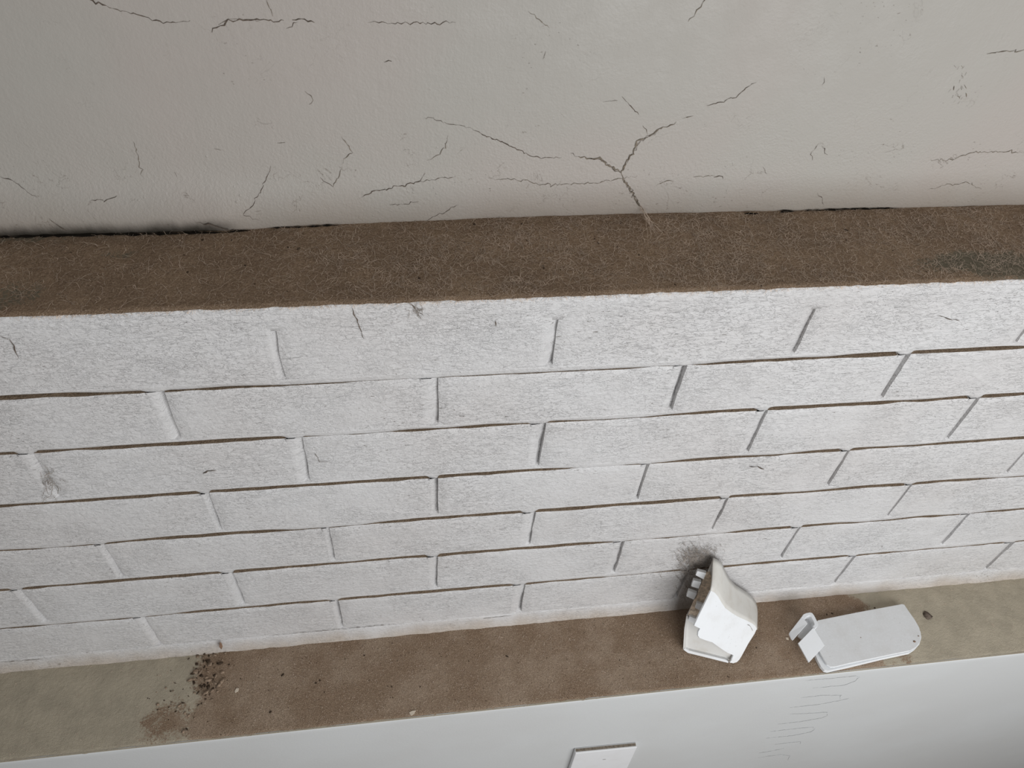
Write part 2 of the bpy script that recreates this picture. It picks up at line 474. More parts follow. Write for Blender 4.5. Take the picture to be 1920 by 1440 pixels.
SOFT = [
 ([(1085,293),(1110,297),(1125,296),(1150,315),(1165,325)], 1.7),
 ([(1165,325),(1175,305),(1190,280),(1200,260),(1215,257)], 2.0), ([(1215,257),(1235,243),(1255,235),(1268,228)], 1.1),
 ([(1165,325),(1175,345),(1190,370),(1205,393),(1216,408)], 1.7),
 ([(915,333),(985,338),(1000,345),(1040,346),(1110,344),(1160,336),(1195,330)], 0.5),
 ([(640,255),(655,272),(662,285),(650,295),(640,308)], 0.6), ([(840,253),(835,275),(820,292),(800,300)], 0.5),
 ([(625,348),(633,330),(642,310)], 0.5), ([(1280,222),(1300,217)], 0.7),
 ([(1745,298),(1780,300),(1820,287),(1860,284),(1925,286)], 0.6), ([(1740,355),(1780,345),(1815,342),(1840,355)], 0.5),
 ([(1300,332),(1340,330)], 0.5), ([(1230,348),(1260,337),(1258,345)], 0.6), ([(572,170),(588,185),(580,195)], 0.5),
 ([(1850,98),(1890,96),(1925,94)], 0.7), ([(250,265),(258,290),(268,330)], 0.5), ([(500,0),(507,20),(512,30)], 0.5),
 ([(990,20),(1010,36),(1030,52)], 0.5), ([(1290,40),(1310,15),(1325,-5)], 0.6),
]
for pts, w in DK: crack(pts, w * 0.00075, M_CRACK)
for pts, w in SOFT: crack(pts, w * 0.0009, M_CRACK_SOFT, 0.0008)
# dark core of the forked crack
for pts in ([(1100,297),(1125,297),(1150,316),(1163,324)], [(1168,318),(1183,290),(1198,265),(1212,258),(1240,241)], [(1170,338),(1186,363),(1203,390)]):
    P = plaster_line(pts, 0.0009); P[:, 1] -= 0.0004
    ribbons('crack', [(P, taper(len(P), 0.00045))], (0, -1, 0), M_CRACK, wall_upper)
# scratchy brown scuff near the right
sc = []
for i in range(26):
    x = 1800 + random.gauss(0, 7); y = random.uniform(118, 190)
    P = plaster_line([(x, y), (x + random.uniform(-6, 6), y + random.uniform(3, 9))], 0.0003); sc.append((P, taper(len(P), 0.0006)))
ribbons('scuff_mark', sc, (0, -1, 0), M_CRACK_SOFT, wall_upper)
# black strips painting in the shade where plaster meets ledge
def paint_seam_shade(pts, w, dy=0.0016):
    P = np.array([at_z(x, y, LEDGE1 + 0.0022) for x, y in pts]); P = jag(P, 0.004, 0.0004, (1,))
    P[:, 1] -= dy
    ribbons('seam_shade', [(P, taper(len(P), w))], (0, -0.6, 0.8), M_GAP_SHADE, wall_upper)
paint_seam_shade([(1395,399),(1420,398),(1423,398)], 0.0020)
paint_seam_shade([(1462,396),(1470,394),(1490,394)], 0.0024)
paint_seam_shade([(1490,394),(1540,392),(1600,390),(1685,388)], 0.0013)
paint_seam_shade([(500,427),(560,425),(640,421)], 0.0013, 0.0004)
paint_seam_shade([(330,436),(420,436),(470,431)], 0.0014, 0.000)
paint_seam_shade([(-40,446),(60,443),(180,440),(300,438),(400,437)], 0.0022, 0.000)

# lower wall: smooth painted face, its flat top is the lower ledge
wall_lower = struct(box('wall_lower', (X0, YF, -2.0), (X1, YB + 0.09, LEDGE2 - 0.004), M_LOWER), 'smooth pale grey painted wall below the lower dusty ledge', 'wall')
cap = box('ledge_slab', (X0, YF + 0.0006, LEDGE2 - 0.004), (X1, YB + 0.09, LEDGE2), M_LEDGE, wall_lower)
# rounded white painted arris along the front
ex = np.arange(X0, X1, 0.006)
prof = [(0.0, -0.012), (0.0, -0.004), (0.0006, -0.0012), (0.0018, -0.0002), (0.0026, 0.0001), (0.0026, -0.004)]
V = np.array([[x, YF - 0.0002 + a + 0.0005 * (w - .5), LEDGE2 + b + 0.0004 * (w - .5)] for (a, b) in prof for x, w in zip(ex, vnoise(ex * 30, ex * 0, 4))])
fast('painted_arris', V, grid_quads(len(ex), len(prof)), M_LOWER, wall_lower)

# drip marks and scratches on the lower wall
def zl(u, v): return (1400 + u / 6.857, 1230 + v / 6.857)
loops = [[(760,320),(1100,290),(1400,258),(1440,280),(1400,325),(1250,380),(850,415)],
 [(700,540),(1000,505),(1210,510),(1200,560)], [(1320,545),(1180,580),(900,630),(560,665)],
 [(550,750),(800,740),(1040,725),(1040,770),(960,800),(700,845),(400,880)],
 [(300,975),(600,940),(860,915),(880,945),(820,980),(600,1025),(250,1060)],
 [(360,1140),(560,1115),(700,1105),(690,1135)], [(480,1190),(300,1228),(160,1250)],
 [(150,1310),(430,1270),(560,1285),(530,1345)]]
L = []
for lp in loops:
    P = jag([at_y(*zl(u, v), YF - 0.0004) for u, v in lp], 0.004, 0.0004); L.append((P, taper(len(P), 0.0016, 0.4)))
ribbons('drip_mark', L, (0, -1, 0), M_STAIN, wall_lower)

# ------------------------------------------------------------------ the brick wall
BED = [0.013, 0.088, 0.1650, 0.2485, 0.3315, 0.4155, 0.5085, 0.600]   # depth below 0 of each course top
BOT = [0.079, 0.156, 0.2390, 0.3210, 0.4050, 0.4975, 0.5900]          # course bottoms
PERP = [  # right side of each upright joint (mm) and joint width (mm), as measured
 [(230, 9), (472, 15), (713, 13)],
 [(123, 14), (366, 16), (606, 13), (840, 13)],
 [(-11, 14), (232, 14), (475, 15), (714, 13), (960, 13)],
 [(128, 8), (365, 9), (601, 9), (842, 12), (1084, 12)],
 [(1, 9), (242, 8), (479, 15), (717, 10), (959, 9)],
 [(-114, 11), (121, 13), (364, 12), (602, 14), (841, 13), (1085, 14)],
 [(-3, 14), (235, 10), (481, 16), (711, 12), (957, 11), (1206, 16)]]
wall_brick = struct(box('wall_brick', (X0, 0.020, LEDGE2 + 0.0005), (X1, YB + 0.085, -0.0125), M_MORTAR), 'white painted brick wall between the two dusty ledges', 'wall')

def edge_n(s, seed): return (fbm(s * 38, s * 0 + seed * 3.7, 3, 31) - .5) * 2
def make_brick(xl, xr, zt, zb, seed):
    """rough brick with wavy edges; front at y~0, back at 0.02"""
    nx_ = 34; nz2 = 11
    u = np.linspace(0, 1, nx_); v = np.linspace(0, 1, nz2)
    u = u + 0.028 * np.sin(2 * np.pi * u) * -1; v = v - 0.07 * np.sin(2 * np.pi * v)
    U, W = np.meshgrid(u, v)
    xw = xl + (xr - xl) * U
    zw = zb + (zt - zb) * W
    eT = 0.0013 * edge_n(xl + (xr - xl) * u, seed); eB = 0.0006 * edge_n(xl + (xr - xl) * u, seed + 5)
    eL = 0.0017 * edge_n(zb + (zt - zb) * v, seed + 9); eR = 0.0006 * edge_n(zb + (zt - zb) * v, seed + 13)
    Xg = xw + eL[:, None] * (1 - U) ** 4 + eR[:, None] * U ** 4
    Zg = zw + eT[None, :] * W ** 4 + eB[None, :] * (1 - W) ** 4
    dx = np.minimum(U, 1 - U) * (xr - xl); dz = np.minimum(W, 1 - W) * (zt - zb)
    r = 0.0016
    rd = np.maximum(0, 1 - np.minimum(U * (xr - xl), (1 - W) * (zt - zb) + (1.0 if zt > -0.02 else 0.0)) / r)
    soft = sstep(0, 0.006, (1 - U) * (xr - xl)) * sstep(0, 0.006, W * (zt - zb))
    if zt > -0.02: soft = soft * sstep(0, 0.006, (1 - W) * (zt - zb))
    tilt = (random.uniform(-1, 1) * (U - .5) + random.uniform(-1, 1) * (W - .5)) * 0.0007
    Yg = soft * (0.0008 * (fbm(xw * 60, zw * 110, 3, seed + 40) - .5) * 2 + tilt) + r * 0.8 * rd ** 2
    F = np.stack([Xg, Yg, Zg], -1)
    parts = [F.reshape(-1, 3)]; Qs = [grid_quads(nx_, nz2)]
    k = nx_ * nz2
    for line, flip in ((F[-1], False), (F[0], True), (F[:, 0], False), (F[:, -1], True)):
        b = line.copy(); b[:, 1] = 0.020
        n = len(line); parts += [line, b]
        i = k + np.arange(n - 1)
        qd = np.stack([i, i + 1, i + 1 + n, i + n], 1)
        Qs.append(qd[:, ::-1] if flip else qd); k += 2 * n
    V = np.concatenate(parts)
    org = np.array([(xl + xr) / 2, 0.010, (zt + zb) / 2])
    o = fast('brick', V - org, np.concatenate(Qs), M_BRICK, wall_brick)
    o.location = org
    return o
perps_all = []
for ci, row in enumerate(PERP):
    row = sorted(row)
    while row[0][0] > X0 * 1000 + 240: row.insert(0, (row[0][0] - 240, 11))
    while row[-1][0] < X1 * 1000 - 240: row.append((row[-1][0] + 240, 12))
    row = [(X0 * 1000, 10)] + row
    perps_all.append(row)
    zt, zb = -BED[ci], -BOT[ci]
    for k in range(len(row)):
        xl = row[k][0] / 1000
        xr = (row[k + 1][0] - row[k + 1][1]) / 1000 if k + 1 < len(row) else X1
        make_brick(xl, xr, zt, zb, ci * 31 + k)
        if k:
            # upright joint: flush with the brick on its left, raked back on its right
            w = row[k][1] / 1000; xr2 = xl
            zz_ = np.linspace(zb - 0.002, zt + 0.0004, 12)
            dep = (0.0050 if xl < 0.35 else 0.0066) + 0.002 * random.random()
            rec = dep * (0.75 + 0.5 * vnoise(zz_ * 70, zz_ * 0 + k * 5 + ci))
            if random.random() < .5: rec *= np.linspace(1, 0.55, 12)
            V = []
            for zq, rr, wv in zip(zz_, rec, vnoise(zz_ * 90, zz_ * 0 + k)):
                V += [(xl - w - 0.0012, 0.016, zq), (xl - w - 0.0012, 0.0004, zq), (xl - w + 0.0008, 0.0001 + 0.0003 * wv, zq),
                      (xl - w * 0.45, rr * 0.10, zq), (xl - 0.0036, rr * 0.72, zq), (xl + 0.001, rr, zq), (xl + 0.001, 0.016, zq)]
            fast('upright_joint', np.array(V), grid_quads(7, 12), M_MORTAR, wall_brick)
# bed joints: struck mortar, flush under the upper brick and raked over the lower one, so the lower brick keeps a dusty lip
for ci in range(6):
    xs_ = np.arange(X0, X1 + 0.001, 0.004)
    zt, zb = -BOT[ci] + 0.0012, -BED[ci + 1] + 0.0003
    d = 0.0015 + 0.0085 * sstep(0.25, 0.85, fbm(xs_ * 7 + ci * 13.1, xs_ * 0 + ci * 7.7, 3, 60))
    d = np.maximum(d, 0.0018)
    for (xp, w) in perps_all[ci + 1][1:]:
        c0 = xp / 1000 - w / 2000
        near = sstep(w / 1000 * 0.5 + 0.004, w / 1000 * 0.5 - 0.001, np.abs(xs_ - c0))
        d = d * (1 - near) + 0.0012 * near
    wob = (fbm(xs_ * 50, xs_ * 0 + ci, 3, 77) - .5) * 0.0008
    rows = [np.stack([xs_, 0.018 + 0 * xs_, zt + 0 * xs_], 1), np.stack([xs_, 0.0003 + 0 * wob, zt + 0 * xs_], 1),
            np.stack([xs_, 0.0001 + wob * .5, zt - 0.003 + 0 * xs_], 1),
            np.stack([xs_, 0.0004 + d * 0.12 + wob, (zt * .5 + zb * .5) + 0 * xs_], 1), np.stack([xs_, 0.0004 + d * 0.45, zb + 0.0022 + 0 * xs_], 1),
            np.stack([xs_, d, zb + 0 * xs_], 1), np.stack([xs_, 0.018 + 0 * xs_, zb + 0 * xs_], 1)]
    fast('bed_joint', np.concatenate(rows), grid_quads(len(xs_), 7), M_MORTAR, wall_brick)
# smooth rendered cap along the top and rendered skirt along the foot of the bricks
xs_ = np.arange(X0, X1 + 0.001, 0.004)
wv = (fbm(xs_ * 16, xs_ * 0, 4, 90) - .5); wv2 = (fbm(xs_ * 60, xs_ * 0, 3, 93) - .5)
e = 0.0022 * wv + 0.0012 * wv2
rows = [(0.019, -0.0190, 0), (0.0009, -0.0190, 0), (-0.0001, -0.0125, 0), (-0.0004, 0.004, .6), (0.0001, 0.0082, 1), (0.0014, 0.0097, 1), (0.004, LEDGE1, 1), (YB + 0.01, LEDGE1, 0), (YB + 0.01, -0.013, 0)]
V = np.concatenate([np.stack([xs_, a + e * k * 0.8, z_ + (e * 0.5 if a < 0.003 else 0 * e)], 1) for a, z_, k in rows])
cap_top = fast('rendered_cap', V, grid_quads(len(xs_), len(rows)), M_BRICK, wall_brick)
rows = [(0.019, -BOT[6] + 0.002, 0), (0.0010, -BOT[6] + 0.0015, .4), (-0.0006, -0.596, 1), (-0.0016, -0.604, 1), (-0.0032, -0.612, 1), (-0.0058, -0.6176, 1), (-0.006, -0.6182, 1)]
V = np.concatenate([np.stack([xs_, a + (0.0016 * wv2 + 0.002 * wv) * k, z_ + 0 * xs_], 1) for a, z_, k in rows])
fast('rendered_skirt', V, grid_quads(len(xs_), len(rows)), M_MORTAR, wall_brick)
box('ledge_film', (X0, 0.004, LEDGE1 - 0.001), (X1, YB + 0.008, LEDGE1 + 0.0002), M_LEDGE1, wall_brick)
# hairline cracks on the painted bricks
for pts, w in [([(660,577),(664,590),(670,605),(682,635)], .7), ([(0,630),(18,636),(27,648),(31,662),(35,672)], .9), ([(510,1192),(560,1187),(640,1180),(700,1174),(760,1170)], .9),
               ([(0,1242),(40,1239),(90,1235)], .8), ([(872,1166),(905,1160),(960,1154)], .6), ([(380,888),(392,883),(406,882)], 1.5), ([(1405,875),(1420,875),(1433,880)], 1.4),
               ([(1760,592),(1780,598),(1800,602)], .7), ([(590,850),(600,865),(622,868)], .6), ([(929,602),(930,612)], .9), ([(770,570),(785,585),(795,592)], 1.0)]:
    P = jag([at_y(x, y, -0.0011) for x, y in pts], 0.003, 0.0005)
    ribbons('hairline_crack', [(P, taper(len(P), w * 0.001))], (0, -1, 0), M_CRACK, wall_brick)

# ------------------------------------------------------------------ dust on the ledges
def dust_layer(name, xa, xb, ya, yb, z0, cover, mat, hmax, step=0.002, seed=0, over=0.0):
    nx_ = int((xb - xa) / step) + 1; ny_ = int((yb - ya) / step) + 1
    X, Y = np.meshgrid(np.linspace(xa, xb, nx_), np.linspace(ya, yb, ny_))
    n1 = fbm(X * 90, Y * 90, 4, seed + 1); n2 = fbm(X * 380, Y * 380, 2, seed + 2)
    C = cover(X, Y)
    H = np.clip(C, 0, 1) * (0.35 + 0.65 * n1) * hmax + 0.0005 * n2
    Z = z0 + 0.0001 + H
    # ragged ends at the two long edges
    Yj = Y.copy()
    Yj[0] += (fbm(X[0] * 120, X[0] * 0, 3, seed + 5) - .62) * 0.0030 - over
    Z[0] = z0 - 0.0006 * (over > 0); 
    V = np.stack([X, Yj, Z], -1).reshape(-1, 3)
    Q = grid_quads(nx_, ny_)
    keep = (C > -1).reshape(-1)
    Q = Q[keep[Q].all(1)]
    used = np.unique(Q); mp = np.full(len(V), -1); mp[used] = np.arange(len(used))
    o = fast(name, V[used], mp[Q], mat)
    at_ = o.data.attributes.new('cover', 'FLOAT', 'POINT'); at_.data.foreach_set('value', C.reshape(-1)[used].astype(np.float32))
    return o
def cov1(X, Y):
    c = np.full_like(X, 1.3)
    def hole(px, py, rx, ry, k):
        p = at_z(px, py, LEDGE1); return k * np.exp(-(((X - p[0]) / rx) ** 2 + ((Y - p[1]) / ry) ** 2))
    c -= hole(1775, 497, 0.06, 0.022, 0.9) + hole(1910, 500, 0.04, 0.024, 1.1) + hole(225, 478, 0.020, 0.010, 0.8)
    c -= hole(1810, 480, 0.02, 0.012, 0.5) + hole(20, 560, 0.05, 0.04, 0.75) + hole(30, 450, 0.12, 0.012, 0.7)
    c = np.maximum(c, 0.1)
    return c
def cov2(X, Y):
    w = fbm(X * 30, Y * 30, 4, 140) - .5
    # swept clean on the left
    xe = 0.052 - 0.05 * sstep(-0.05, -0.115, Y) * 0.4
    a = sstep(-0.020, 0.020, X - xe + w * 0.05)
    # thin patch smeared out to the left near the front
    p = at_z(315, 1355, LEDGE2)
    a = np.maximum(a, 0.60 * np.exp(-(((X - p[0]) / 0.045) ** 2 + ((Y - p[1]) / 0.032) ** 2)) + w * 0.3 * (a < .5) * (X > -0.12))
    p3 = at_z(392, 1262, LEDGE2)
    a = np.maximum(a, 0.75 * np.exp(-(((X - p3[0]) / 0.022) ** 2 + ((Y - p3[1]) / 0.045) ** 2)))
    # fades away on the right
    b = sstep(1.03, 0.93, X + w * 0.16 + (Y + 0.06) * 0.5)
    return np.where(X < 0.5, a, b) * 1.35
def near_wall_film(X, Y): return 0
d1 = dust_layer('dust_layer', X0, X1, 0.0012, YB + 0.004, LEDGE1, cov1, M_DUST1, 0.0012, 0.0015, 200, 0.0016)
tag(d1, 'thick brown dust covering the upper ledge under the cracked plaster', 'dust', kind='stuff')
d2 = dust_layer('dust_layer', X0, X1, YF + 0.0022, -0.003, LEDGE2, cov2, M_DUST2, 0.0009, 0.0022, 300, 0.0005)
tag(d2, 'brown gritty dust on the lower ledge around the broken plastic pieces', 'dust', kind='stuff')

def part_of(o, parent):
    o.parent = parent; o['kind'] = 'stuff'; return o
# lint fibres lying in the dust
def fibres(n, xr, yr, z, lmin, lmax, w, lift, dens):
    out = []
    while len(out) < n:
        x = random.uniform(*xr); y = random.uniform(*yr)
        if random.random() > dens(x, y): continue
        a = random.uniform(0, 2 * math.pi); l = random.uniform(lmin, lmax) * random.uniform(.5, 1)
        k = 8; ds = l / k; turn = random.gauss(0, 0.28); pts = []
        zz0 = z + random.uniform(0.0009, lift)
        cx_, cy_ = x, y
        for i in range(k + 1):
            pts.append((cx_, cy_, zz0 + 0.0004 * math.sin(i * 1.3 + x * 999)))
            a += turn + random.gauss(0, 0.30)
            cx_ += ds * math.cos(a); cy_ += ds * math.sin(a)
            cy_ = min(max(cy_, yr[0] - 0.002), yr[1])
        out.append((np.array(pts), np.full(k + 1, w * random.uniform(.6, 1.3))))
    return out
def den1(x, y):
    return 0.22 + 0.78 * float(sstep(0.15, 0.45, x)) * (0.25 + 0.75 * float(sstep(0.42, 0.62, fbm(np.array([x * 30]), np.array([y * 30]), 3, 400)[0])))
f1 = ribbons('lint_fibres', fibres(7500, (-0.15, 1.15), (0.0005, YB - 0.003), LEDGE1, 0.006, 0.030, 0.00024, 0.0030, den1), (0, 0, 1), M_LINT)
part_of(f1, d1)
def den2(x, y): return 0.15 + 0.85 * float(sstep(0.06, 0.12, x) * sstep(1.0, 0.9, x))
f2 = ribbons('lint_fibres', fibres(3000, (-0.2, 1.25), (YF + 0.003, -0.008), LEDGE2, 0.0015, 0.006, 0.00032, 0.0016, den2), (0, 0, 1), M_LINT)
part_of(f2, d2)
# fuzz hanging over the front of the upper ledge
fz = []
for i in range(900):
    x = random.uniform(-0.15, 1.1); P = [(x, -0.0008, LEDGE1 - 0.0002)]
    l = abs(random.gauss(0, 0.0018)) + 0.0008; dx_ = random.gauss(0, 0.0022)
    for k in range(1, 4): P.append((x + dx_ * k / 3, -0.0014 - 0.0003 * k, LEDGE1 - l * k / 3))
    fz.append((np.array(P), np.full(4, 0.00024)))
fzo = ribbons('edge_fuzz', fz, (0, -1, 0), M_LINT)
part_of(fzo, d1)

# crumbs of dark dirt where the dust was scraped, and loose dark specks
def blob(name, p, r, mat, flat=0.5, seed=0):
    bm = bmesh.new(); bmesh.ops.create_icosphere(bm, subdivisions=1, radius=1.0)
    rr = random.Random(seed)
    st = rr.uniform(.6, 1.7); an = rr.uniform(0, 6.28)
    for v in bm.verts:
        k = r * rr.uniform(.65, 1.2); x, y = v.co.x * st, v.co.y / st
        v.co = Vector((k * (x * math.cos(an) - y * math.sin(an)), k * (x * math.sin(an) + y * math.cos(an)), k * flat * v.co.z))
    me = bpy.data.meshes.new(name); bm.to_mesh(me); bm.free()
    o = link(name, me, mat, None, smooth=True); o.location = p + np.array([0, 0, r * flat * 0.55]); return o
def crumb_cloud(name, pts, mat):
    bm = bmesh.new(); rr = random.Random(5)
    for p, r in pts:
        res = bmesh.ops.create_icosphere(bm, subdivisions=1, radius=1.0)
        an = rr.uniform(0, 6.28); st = rr.uniform(.6, 1.8)
        for v in res['verts']:
            k = r * rr.uniform(.6, 1.2); x, y = v.co.x * st, v.co.y / st
            v.co = Vector(p) + Vector((k * (x * math.cos(an) - y * math.sin(an)), k * (x * math.sin(an) + y * math.cos(an)), k * .5 * v.co.z + r * .2))
    me = bpy.data.meshes.new(name); bm.to_mesh(me); bm.free()
    return link(name, me, mat, None, smooth=True)
cr = []
for i in range(95):
    px = random.gauss(392, 16); py = random.uniform(1222, 1305)
    cr.append((at_z(px - (py - 1260) * 0.12, py, LEDGE2 + 0.001), abs(random.gauss(0, 0.0011)) + 0.0005))
for i in range(45):
    px = random.gauss(340, 30); py = random.gauss(1325, 28)
    if py < 1392: cr.append((at_z(px, py, LEDGE2 + 0.0006), abs(random.gauss(0, 0.0007)) + 0.0004))
for px, py, r in [(391,1240,3.2),(394,1246,2.6),(399,1292,2.4),(405,1268,2.0),(384,1286,1.8),(344,1371,2.0),(385,1311,1.6),(397,1312,1.6),(372,1322,1.6),(336,1324,1.8)]:
    cr.append((at_z(px, py, LEDGE2 + 0.001), r * 0.001))
part_of(crumb_cloud('dirt_crumbs', cr[::2], M_SPECK), d2)
part_of(crumb_cloud('dust_lumps', [(p_, r_ * 1.5) for p_, r_ in cr[1::2]], M_LUMP), d2)
cr = []
for px, py, r, zl_ in [(530,1266,2.4,2),(502,1209,1.8,2),(592,1281,2.0,2),(600,1276,1.6,2),(507,1335,2.6,2),(735,1288,1.6,2),(788,1288,1.4,2),(683,1229,1.6,2),
                       (560,467,1.6,1),(540,464,1.2,1),(890,421,1.5,1),(978,420,1.5,1),(871,455,1.2,1),(1020,503,1.3,1),(786,522,1.6,1),(1587,432,2.0,1),(380,450,1.4,1),(460,498,1.1,1),
                       (951,1231,2.2,2),(1162,1238,1.2,2),(751,1189,1.8,2),(1640,1140,1.8,2),(1560,1150,1.8,2),(1550,1152,1.4,2)]:
    cr.append((at_z(px, py, (LEDGE1 if zl_ == 1 else LEDGE2) + 0.0012), r * 0.0008))
for i in range(120):
    cr.append((at_z(random.uniform(480, 1280), random.uniform(1170, 1330), LEDGE2 + 0.0012), random.uniform(0.0003, 0.0007)))
cr = [(p, r) for p, r in cr if p[2] > LEDGE2 + .1 or (YF + 0.004 < p[1] < -0.006)]
part_of(crumb_cloud('dark_specks', [c_ for c_ in cr if c_[0][2] > -0.3], M_SPECK), d1)
part_of(crumb_cloud('dark_specks', [c_ for c_ in cr if c_[0][2] < -0.3], M_SPECK), d2)
o = blob('dropping', at_z(1738, 1154, LEDGE2), 0.0075, M_CRACK, 0.3, 3)
tag(o, 'small dark brown lump on the lower ledge right of the flat white plastic tray cover', 'dirt lump')

# cream paint flakes and the dry leaf scrap
def flake(pxs, z, label):
    P = [at_z(x, y, z + 0.0016) for x, y in pxs]
    org = np.mean(P, 0); org[2] = z
    top = [np.asarray(p) + np.array([0, 0, 0.0006 * (i % 2)]) for i, p in enumerate(P)]
    o = prism('paint_flake', top, [p - np.array([0, 0, 0.0008]) for p in top], M_FLAKE, origin=org)
    o.location = org
    return tag(o, label, 'paint flake', 'cream paint flakes on the lower ledge')
flake([(440,1296),(443,1291),(448,1290),(447,1296),(441,1299)], LEDGE2, 'tiny cream paint flake beside the dark crumbs on the lower ledge')
flake([(767,1336),(773,1333),(780,1332),(776,1339),(771,1342)], LEDGE2, 'cream paint flake alone on the brown dust at the lower ledge front')
flake([(1473,1195),(1478,1196),(1479,1200),(1474,1199)], LEDGE2, 'very small cream flake left of the white plastic clip')
leafp = [at_y(x, y, -0.0062) for x, y in [(412,1205),(415,1208),(417,1213),(415,1218),(411,1213)]]
org = np.mean(leafp, 0)
o = prism('leaf_scrap', leafp, [p + np.array([0.0004, 0.0010, 0]) for p in leafp], M_LEAF, origin=org); o.location = org
tag(o, 'tiny dry brown leaf scrap at the foot of the bricks', 'leaf scrap')

# cobwebs on the wall
def web(name, px, py, sx, sy, n, w, label, mat=M_COBWEB, y=-0.0016, wander=5, vert=0.0):
    L = []
    for i in range(n):
        x = random.gauss(px, sx); yy = random.gauss(py, sy); a = random.uniform(0, 6.28) if not vert else random.gauss(-1.2, .5)
        P = []
        for k in range(7):
            P.append(at_y(x, yy, y - 0.0004 * random.random()))
            a += random.gauss(0, .6); x += wander * .5 * math.cos(a); yy += wander * .5 * math.sin(a)
        L.append((np.array(P), np.full(7, w * random.uniform(.5, 1.2))))
    o = ribbons(name, L, (0, -1, 0), mat)
    return tag(o, label, 'cobweb', kind='stuff')
web('cobweb', 92, 910, 8, 11, 34, 0.00045, 'small dark cobweb tangle on an upright brick joint at the left', wander=6)
web('cobweb', 1308, 1048, 18, 12, 420, 0.00042, 'grey cobweb smudge on the bricks above the broken plastic holder', y=-0.0022, wander=5)
web('cobweb', 1287, 1085, 7, 16, 90, 0.0004, 'grey cobweb wisps beside the teeth of the broken plastic holder', y=-0.0026, wander=5)
web('cobweb', 782, 583, 9, 5, 26, 0.00035, 'faint cobweb tuft at the top edge of the bricks near the middle', y=-0.0014, wander=4)
P = []
for k in range(14):
    L = [at_y(1202 + random.gauss(0, 2), 388 + random.gauss(0, 4), YB - 0.001), at_z(1216 + random.gauss(0, 4), 410, LEDGE1 + 0.006), at_z(1228 + random.gauss(0, 11), 432 + random.gauss(0, 9), LEDGE1 + 0.003)]
    P.append((jag(L, 0.004, 0.0005, (0, 1)), None))
P = [(a, np.full(len(a), 0.00022)) for a, _ in P]
tag(ribbons('cobweb', P, (0, -.7, .7), M_LINT), 'cobweb strand from the forked plaster crack down to the upper ledge', 'cobweb', kind='stuff')

# ------------------------------------------------------------------ broken plastic holder
def hz(u, v): return 1240 + u / 6.0, 1020 + v / 6.0
pA = at_z(*hz(258, 1195), LEDGE2 + 0.0015); pB = at_z(*hz(760, 1330), LEDGE2 + 0.0015); pC = at_y(*hz(590, 157), -0.010)
nG = np.cross(pB - pA, pC - pA); nG /= np.linalg.norm(nG)
if np.dot(nG, CAM - pA) < 0: nG = -nG
def G(u, v, off=0.0): return at_plane(*hz(u, v), pA + nG * off, nG)
base = np.array([0.765, -0.06, LEDGE2 + 0.001])
holder = thing('plastic_holder', 'broken white plastic holder with torn front leaning on the bricks', 'plastic holder', base)
def sub(o): 
    o.parent = holder; return o
def solid(name, outline, n, th, mat, bevel=0.0):
    outline = [np.asarray(p) for p in outline]
    return prism(name, outline, [p - n * th for p in outline], mat, holder, base, bevel)
# rear panel, seen through the torn front
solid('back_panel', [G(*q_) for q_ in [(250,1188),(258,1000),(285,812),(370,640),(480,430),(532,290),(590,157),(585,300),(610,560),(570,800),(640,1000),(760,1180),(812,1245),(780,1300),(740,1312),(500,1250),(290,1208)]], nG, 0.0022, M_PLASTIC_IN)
# raised lip along its lower edge
lip_in = [(262,1172),(310,1198),(500,1245),(725,1302)]
lip_out = [(755,1322),(752,1338),(500,1275),(300,1226),(250,1190)]
solid('rim', [G(*q_, 0.004) for q_ in lip_in + lip_out], nG, 0.0055, M_PLASTIC)
# left edge strip of the rear panel and caked dirt
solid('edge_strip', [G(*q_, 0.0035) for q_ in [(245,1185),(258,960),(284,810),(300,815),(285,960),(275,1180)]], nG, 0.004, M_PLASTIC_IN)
solid('caked_dirt', [G(*q_, 0.0022) for q_ in [(500,330),(545,320),(575,420),(560,520),(500,640),(440,770),(400,850),(330,830),(300,800),(360,660),(400,590),(430,500)]], nG, 0.003, M_DIRT)
# teeth
for qd in [[(405,305),(505,330),(475,400),(385,352)], [(360,410),(450,430),(420,505),(335,477)], [(305,525),(400,560),(365,628),(282,590)]]:
    solid('tooth', [G(*q_, 0.004) for q_ in qd], nG, 0.006, M_PLASTIC, 0.0004)
for qd in [[(400,662),(478,690),(442,752),(380,722)], [(320,815),(398,845),(362,897),(300,862)]]:
    solid('tooth', [G(*q_, 0.007) for q_ in qd], nG, 0.007, M_PLASTIC, 0.0004)
# front panel
fR = at_z(*hz(845, 1335), LEDGE2 + 0.003); fS = at_y(*hz(1072, 960), -0.057); fT = at_y(*hz(560, 525), -0.046)
nF = np.cross(fS - fR, fT - fR); nF /= np.linalg.norm(nF)
if np.dot(nF, CAM - fR) < 0: nF = -nF
def Fp(u, v, off=0.0): return at_plane(*hz(u, v), fR + nF * off, nF)
inner = [(560,525),(600,545),(640,590),(680,660),(720,720),(780,765),(850,810),(920,842),(980,870),(1020,892),(1044,908),(1058,925),(1067,943),(1072,960)]
front_out = inner + [(1050,1010),(980,1120),(910,1250),(880,1300),(850,1330),(810,1342),(770,1335),(790,1310),(812,1252),(745,1225),(660,1170),(575,1108),(500,1085),(430,1058),(412,1030),(418,985),(437,952),(400,935),(370,918),(430,790),(500,650)]
front_panel = solid('front_panel', [Fp(*q_) for q_ in front_out], nF, 0.0022, M_PLASTIC, 0.0003)
